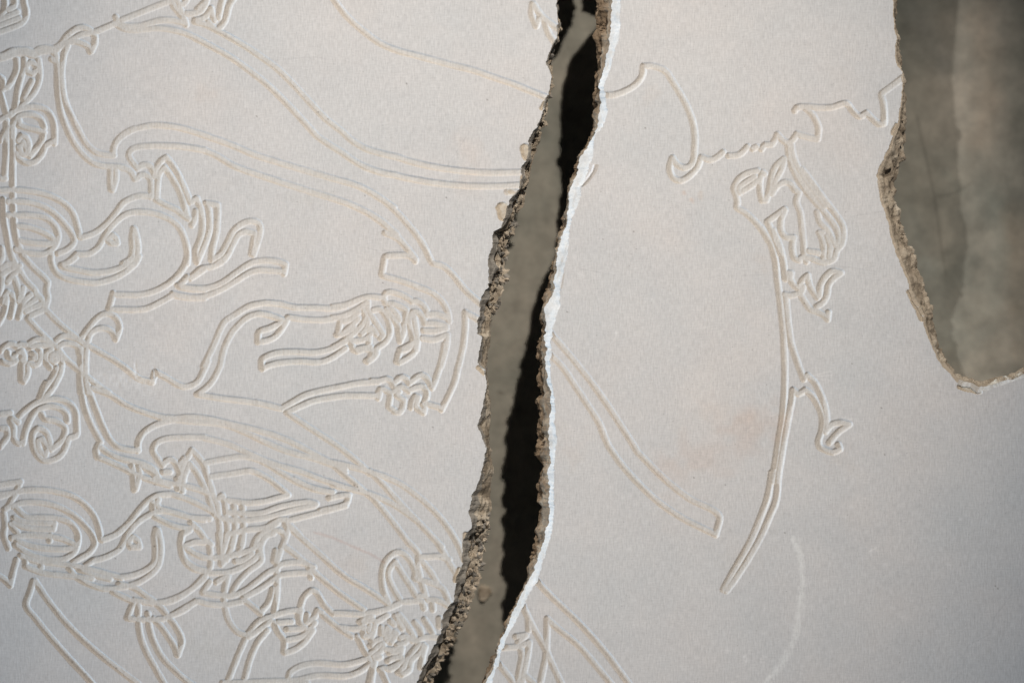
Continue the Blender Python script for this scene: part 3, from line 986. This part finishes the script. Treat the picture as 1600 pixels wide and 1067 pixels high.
# ------------------------------------------------------------------ broken edges
def rough(x, y, z, seed, amp):
    v = Vector((x*0.055+seed*9.1, y*0.034, z*0.075))
    amp *= 1.0+1.1*noise.noise((seed*3.0, y*0.018, 0.0))
    c = noise.voronoi(v*1.1)[0]
    f = min(c[1]-c[0], 0.5)
    w = Vector((x*0.2, y*0.2, z*0.25))
    if seed == 1:
        calm = float(np.interp(y, [490, 520, 790, 840], [0, 1, 1, 0]))
        if calm < 0.5 and noise.fractal(v*1.7+Vector((5, 3, 1)), 1.0, 2.0, 2) > 0.02: f -= 1.5
        amp *= 1.0-0.55*calm
    return amp*(noise.fractal(v*1.3, 1.0, 2.0, 3)*1.1 + (f-0.25)*1.5 + 0.10*noise.fractal(w, 0.8, 2.0, 2))
def edge_strip(rows, nrm, n_top, n_face, prof, seed, amp_lip, amp_face, lipdepth):
    """rows: per station the points T, L, B in plan units; prof(t) -> depth share; returns lip and face grids"""
    lip, face = [], []
    for s, (T, L, B) in enumerate(rows):
        T, L, B = np.array(T), np.array(L), np.array(B); nv = np.array(nrm[s])
        a = []
        for k in range(n_top+1):
            t = k/n_top
            p = T+(L-T)*t
            z = -0.25-lipdepth*(t**0.8)*min(1.0, np.linalg.norm(L-T)/7.0)
            if k == 0: p = T-nv*1.6
            w = math.sin(math.pi*min(t*1.0, 1.0)) if k else 0
            d = rough(p[0], p[1], z, seed+3, amp_lip)*w
            a.append((p[0], p[1], z+d))
        lip.append(a)
        zl = a[-1][2]; pl = np.array(a[-1][:2])
        b = []
        for k in range(n_face+1):
            t = k/n_face
            q, zt = prof(t, T[1])
            p = pl+(B-pl)*q
            z = zl+(-40.0-zl)*zt
            w = min(1.0, t*5)*min(1.0, (1-t)*6+0.25)
            d = rough(p[0], p[1], z, seed, amp_face)*w
            b.append((p[0]+nv[0]*d, p[1]+nv[1]*d, z+0.5*d*w if k else z))
        # underside goes back under the slab
        b.append((B[0]-nv[0]*30, B[1]-nv[1]*30, -41.0)); b.append((B[0]-nv[0]*160, B[1]-nv[1]*160, -41.0))
        face.append(b)
    return np.array(lip), np.array(face)
def grid_mesh(name, G, mat, parent, flipf, smooth=False, col=False):
    a, b = G.shape[:2]
    idx = np.arange(a*b).reshape(a, b)
    q = np.stack([idx[:-1, :-1], idx[1:, :-1], idx[1:, 1:], idx[:-1, 1:]], -1).reshape(-1, 4)
    if flipf: q = q[:, ::-1]
    co = np.stack([wx(G[..., 0]).ravel(), wy(G[..., 1]).ravel(), G[..., 2].ravel()*PX], -1)
    return link(name, mesh_np(name, co, q, None, smooth, np.ones((a*b, 3)) if col else None), mat, parent)
face_prof = lambda t, y: (min(1.0, t/0.8)**0.85 if t < 0.8 else 1.0-0.12*(t-0.8)/0.2, min(1.0, t*1.0))
def left_prof(t, y):
    # where the edge overhangs (upper middle and bottom of the crack) it drops steeply and then runs out as a ledge
    e = np.interp(y, [-40, 180, 320, 350, 470, 510, 815, 850, 1067], [1.0, 0.6, 0.45, 0.2, 0.25, 1.0, 1.0, 0.16, 0.12])
    return (t/0.85 if t < 0.85 else 1.0-0.1*(t-0.85)/0.15), min(1.0, t/0.98)**e
ys = np.concatenate([np.arange(-520, -30, 5.0), np.arange(-30, 1100, 1.3), np.arange(1100, 1290, 6.0)])
# left slab, face turned right
rows = []; nr = []
for y in ys:
    T = float(TLf(y)); B = float(ix(BL, y)+jag(y, 1.5, 21)); B = max(B, T+1.0)
    L = T+max(0.8, (B-T)*(0.28+0.35*noise.fractal((3.0, y*0.035, 0), 1.0, 2.0, 3)))
    rows.append(((T, y), (L, y), (B, y))); nr.append((1, 0))
lip, face = edge_strip(rows, nr, 6, 30, left_prof, 1, 2.0, 5.0, 10.0)
grid_mesh("broken_rim", lip, M_GREY, LEFT[0], False)["label"] = "broken rim above the tan core, shade painted in grey"
grid_mesh("broken_face", face, M_TAN, LEFT[0], False)["label"] = "rough tan broken face, lit from the right"
# right slab, face turned left, white chipped lip above a brown core
rows = []; nr = []
for y in ys:
    T = float(TRf(y)); L = float(ix(LR, y)+jag(y, 2.6, 22)+2.2*noise.noise((1.0, y*0.05, 4.0))); L = min(L, T-1.5)
    B = float(ix(BR, y)+jag(y, 2.6, 23)); B = min(B, L-1.0)
    rows.append(((T, y), (L, y), (B, y))); nr.append((-1, 0))
lip, face = edge_strip(rows, nr, 9, 22, face_prof, 2, 1.6, 5.0, 9.0)
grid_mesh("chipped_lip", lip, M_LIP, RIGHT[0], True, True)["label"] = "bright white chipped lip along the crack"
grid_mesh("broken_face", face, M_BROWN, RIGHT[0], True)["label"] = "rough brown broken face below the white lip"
# corner missing from the right slab: face turned right and up
def resample(P, step):
    s = np.concatenate([[0], np.cumsum(np.linalg.norm(np.diff(P, axis=0), axis=1))])
    t = np.arange(0, s[-1], step)
    return np.stack([np.interp(t, s, P[:, 0]), np.interp(t, s, P[:, 1])], -1), t/s[-1]
def edge_pts():
    v = [(float(Hf(y)), y) for y in np.concatenate([np.arange(-520, -30, 6.0), np.arange(-30, 585, 1.3)])]
    h = [(x, float(Vf(x))) for x in np.concatenate([np.arange(1487, 1640, 1.3), np.arange(1640, 2190, 8.0)])]
    return np.array(v+h)
E = edge_pts()
HBd = np.vstack([resample(HB, 1.0)[0]])
rows = []; nr = []
tang = np.gradient(E, axis=0); tang /= np.linalg.norm(tang, axis=1, keepdims=True)+1e-9
k5 = np.ones(15)/15
tp = np.pad(tang, ((7, 7), (0, 0)), mode='edge')
tang = np.stack([np.convolve(tp[:, 0], k5, 'valid'), np.convolve(tp[:, 1], k5, 'valid')], -1)
tang /= np.linalg.norm(tang, axis=1, keepdims=True)+1e-9
for p, tg in zip(E, tang):
    nv = np.array((tg[1], -tg[0]))            # towards the hole
    d = HBd-p; al = d@nv; ac = np.abs(d@tg)
    cand = np.where((ac < 2.5) & (al > -4) & (al < 46) & (np.hypot(d[:, 0], d[:, 1]) < 50))[0]
    w = float(np.median(al[cand])) if len(cand) else 6.0
    w = min(max(w, 1.5), 45.0)+float(jag(p[0]+p[1], 1.5, 24))
    w = max(w, 1.2)
    lipw = 0.12*w+0.6 if nv[1] > -0.6 else 0.45*w
    rows.append((tuple(p), tuple(p+nv*lipw), tuple(p+nv*w))); nr.append(tuple(nv))
lip, face = edge_strip(rows, nr, 3, 24, face_prof, 3, 0.8, 4.5, 3.0)
k = int(np.argmin(np.abs(E[:, 0]-1497)+np.abs(E[:, 1]-598)))
grid_mesh("broken_rim", lip[:k+1], M_SPALL, RIGHT[0], False, False)
grid_mesh("chipped_lip", lip[k:], M_LIP, RIGHT[0], False, True)["label"] = "white chipped lip at the foot of the missing corner"
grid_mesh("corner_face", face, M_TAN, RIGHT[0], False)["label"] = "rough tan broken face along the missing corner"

# crumbs that still cling to the broken faces
def crumbs(name, spots, mat, parent, seed):
    R = random.Random(seed); v, f = [], []
    for (x, y, z, r) in spots:
        b = len(v); ax = [R.uniform(0.6, 1.3) for _ in range(3)]; rot = R.uniform(0, 6.28)
        ring = []
        for k in range(6):
            a = rot+k*math.pi/3+R.uniform(-.3, .3); q = r*R.uniform(0.7, 1.2)
            v.append((wx(x+q*ax[0]*math.cos(a)), wy(y+q*ax[1]*math.sin(a)), (z+R.uniform(-.35, .35)*r)*PX))
        v.append((wx(x+R.uniform(-.3, .3)*r), wy(y+R.uniform(-.3, .3)*r), (z+r*0.75*ax[2])*PX))
        v.append((wx(x), wy(y), (z-r*0.9)*PX))
        for k in range(6):
            f.append((b+k, b+(k+5) % 6, b+6)); f.append((b+(k+5) % 6, b+k, b+7))
    me = bpy.data.meshes.new(name); me.from_pydata(v, [], [t[::-1] for t in f]); me.update()
    o = link(name, me, mat, parent); o["kind"] = "stuff"
R = random.Random(5)
sp = []
for _ in range(420):
    y = R.choice([R.uniform(-10, 1075), R.uniform(320, 500), R.uniform(820, 1070), R.uniform(820, 1070)])
    if 520 < y < 790 and R.random() < 0.6: continue
    t = R.uniform(0.15, 1.0); T, B = float(TLf(y)), float(ix(BL, y))
    dz = -40*(t/0.95)**float(np.interp(y, [-40, 320, 350, 470, 510, 815, 850, 1067], [.9, .45, .2, .25, 1, 1, .16, .12]))
    sp.append((T+(B-T)*t+R.uniform(-1, 1.5), y, max(-41, dz)+R.uniform(-1, 2.5), R.choice([1.2, 1.8, 2.6, 3.4, 4.6, 6.0])))
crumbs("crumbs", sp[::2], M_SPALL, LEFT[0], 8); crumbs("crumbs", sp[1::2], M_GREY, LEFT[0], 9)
sp = []
for _ in range(260):
    y = R.uniform(-10, 1075); t = R.uniform(0.3, 1.0); L, B = float(ix(LR, y)), float(ix(BR, y))
    sp.append((L+(B-L)*t-R.uniform(-1, 1.5), y, -9-31*t+R.uniform(-1, 2), R.choice([1.0, 1.4, 2.0, 2.8])))
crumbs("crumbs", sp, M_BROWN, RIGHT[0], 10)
sp = []
for _ in range(240):
    i = R.randrange(len(E)); p = E[i]
    if not (-10 < p[1] < 610 and p[0] < 1605): continue
    hx = float(np.interp(p[1], HB[:split, 1], HB[:split, 0]))-p[0] if p[1] < 575 else 8
    nvx, nvy = nr[i]; t = R.uniform(0.2, 1.0); w = max(3.0, min(30.0, hx))
    sp.append((p[0]+nvx*w*t, p[1]+nvy*w*t, -38*t+R.uniform(-1, 2.5), R.choice([1.1, 1.5, 2.0, 3.0])))
crumbs("crumbs", sp, M_TAN, RIGHT[0], 11)

# ------------------------------------------------------------------ underside sheets so no light leaks through
def sheet(name, pts_a, pts_b, z, parent):
    co = [(wx(x), wy(y), z) for x, y in pts_a]+[(wx(x), wy(y), z) for x, y in pts_b]
    n = len(pts_a); q = [(i, i+1, n+i+1, n+i) for i in range(n-1)]
    link(name, mesh_np(name, np.array(co), np.array(q), None, False), M_BROWN, parent)
yy = np.arange(-520, 1290, 15.0)
sheet("underside", [(XL, y) for y in yy], [(float(ix(TL, y))-40, y) for y in yy], -42*PX, LEFT[0])
yv = np.arange(-520, 660, 15.0)
sheet("underside", [(float(ix(TR, y))+40, y) for y in yv], [(float(np.interp(y, HTv[:, 1], HTv[:, 0]))-45, y) for y in yv], -42*PX, RIGHT[0])
yb = np.arange(645, 1290, 15.0)
sheet("underside", [(float(ix(TR, y))+40, y) for y in yb], [(XRR, y) for y in yb], -42.5*PX, RIGHT[0])

# ------------------------------------------------------------------ loose fragment of plaster beyond the top of the crack, and chips
def fragment(name, pts, z0, z1, mat, seed, amp=1.2):
    """irregular chip from a plan outline (plan units): bevelled top, rough sides"""
    P = np.array(pts, float); c = P.mean(0); n = len(P)
    R = random.Random(seed)
    rings = [(0.55, z1+0.4), (0.86, z1), (1.0, z1*0.75+z0*0.25), (1.04, z0*0.6+z1*0.4), (0.95, z0)]
    rings = [(0.0, z1+0.5), (0.5, z1+0.2)]+rings[1:]
    v, f = [], []
    for s, z in rings:
        for p in P:
            q = c+(p-c)*s
            v.append((wx(q[0]+R.uniform(-amp, amp)*.5), wy(q[1]+R.uniform(-amp, amp)*.5), (z+R.uniform(-amp, amp)*.6)*PX))
    for r in range(len(rings)-1):
        for i in range(n):
            j = (i+1) % n
            f.append((r*n+i, (r+1)*n+i, (r+1)*n+j, r*n+j)[::1])
    f.append(tuple(range((len(rings)-1)*n, len(rings)*n))[::-1])
    cz = np.mean([q[2] for q in v]); org = Vector((wx(c[0]), wy(c[1]), z0*PX))
    me = bpy.data.meshes.new(name)
    me.from_pydata([tuple(Vector(q)-org) for q in v], [], f); me.update()
    o = link(name, me, mat); o.location = org
    return o
FZ = -290.0
chip = fragment("plaster_chip", [(x-2, y+12) for x, y in ((744,948),(746,939),(752,936),(764,941),(768,949),(763,956),(755,966),(748,964),(746,957))], FZ+0.3, FZ+7, M_TAN, 4)
tag(chip, "tan plaster chip lying on the floor in the lower part of the crack", "plaster chip")

# ------------------------------------------------------------------ floor
fx = np.unique(np.concatenate([np.linspace(-3000, 4600, 39), np.arange(600, 1000, 5.0), np.arange(1340, 1660, 2.5)]))
fy = np.unique(np.concatenate([np.linspace(-2600, 3600, 32), np.arange(-60, 640, 3.0), np.arange(640, 1100, 8.0)]))
FX, FY = np.meshgrid(fx, fy)
FS = np.ones(FX.shape+(3,))
def fwash(P, width, col, amt, seed=1, ragged=0.5):
    P = C0+(spline(P)-C0)/0.9148; d = np.full(FX.shape, 999.0)
    for a, b in zip(P[:-1], P[1:]):
        dd = b-a; t = np.clip(((FX-a[0])*dd[0]+(FY-a[1])*dd[1])/(dd@dd+1e-9), 0, 1)
        d = np.minimum(d, np.hypot(FX-a[0]-t*dd[0], FY-a[1]-t*dd[1]))
    w = np.clip(1-(d/width+ragged*np_noise(FX, FY, width*0.5+3, seed)), 0, 1)[..., None]*amt
    FS[...] = FS*(1-w)+FS*np.array(col)*w
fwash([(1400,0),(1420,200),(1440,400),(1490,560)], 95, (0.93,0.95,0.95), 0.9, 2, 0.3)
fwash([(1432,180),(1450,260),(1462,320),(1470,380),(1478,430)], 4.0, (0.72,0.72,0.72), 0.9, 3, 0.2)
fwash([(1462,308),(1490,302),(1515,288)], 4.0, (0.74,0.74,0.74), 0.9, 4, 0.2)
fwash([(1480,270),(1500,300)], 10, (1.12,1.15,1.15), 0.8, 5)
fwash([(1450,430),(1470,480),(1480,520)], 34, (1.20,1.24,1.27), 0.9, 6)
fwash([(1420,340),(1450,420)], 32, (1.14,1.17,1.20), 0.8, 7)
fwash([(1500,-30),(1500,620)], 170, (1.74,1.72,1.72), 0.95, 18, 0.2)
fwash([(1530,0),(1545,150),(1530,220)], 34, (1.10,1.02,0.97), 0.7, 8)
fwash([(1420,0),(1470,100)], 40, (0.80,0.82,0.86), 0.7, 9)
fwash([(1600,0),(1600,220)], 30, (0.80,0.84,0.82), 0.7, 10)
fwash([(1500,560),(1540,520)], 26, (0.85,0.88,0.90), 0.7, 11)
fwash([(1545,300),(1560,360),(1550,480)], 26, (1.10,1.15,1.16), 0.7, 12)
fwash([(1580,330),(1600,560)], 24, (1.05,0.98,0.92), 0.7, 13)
fwash([(780,613),(784,614)], 4.0, (0.45,0.42,0.40), 0.9, 14, 0.2)
fco = np.stack([wx(FX).ravel(), wy(FY).ravel(), np.full(FX.size, -H_FLOOR)], -1)
ii = np.arange(FX.size).reshape(FX.shape)
fq = np.stack([ii[:-1, :-1], ii[1:, :-1], ii[1:, 1:], ii[:-1, 1:]], -1).reshape(-1, 4)
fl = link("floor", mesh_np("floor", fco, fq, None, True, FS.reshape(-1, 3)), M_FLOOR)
tag(fl, kind="structure")
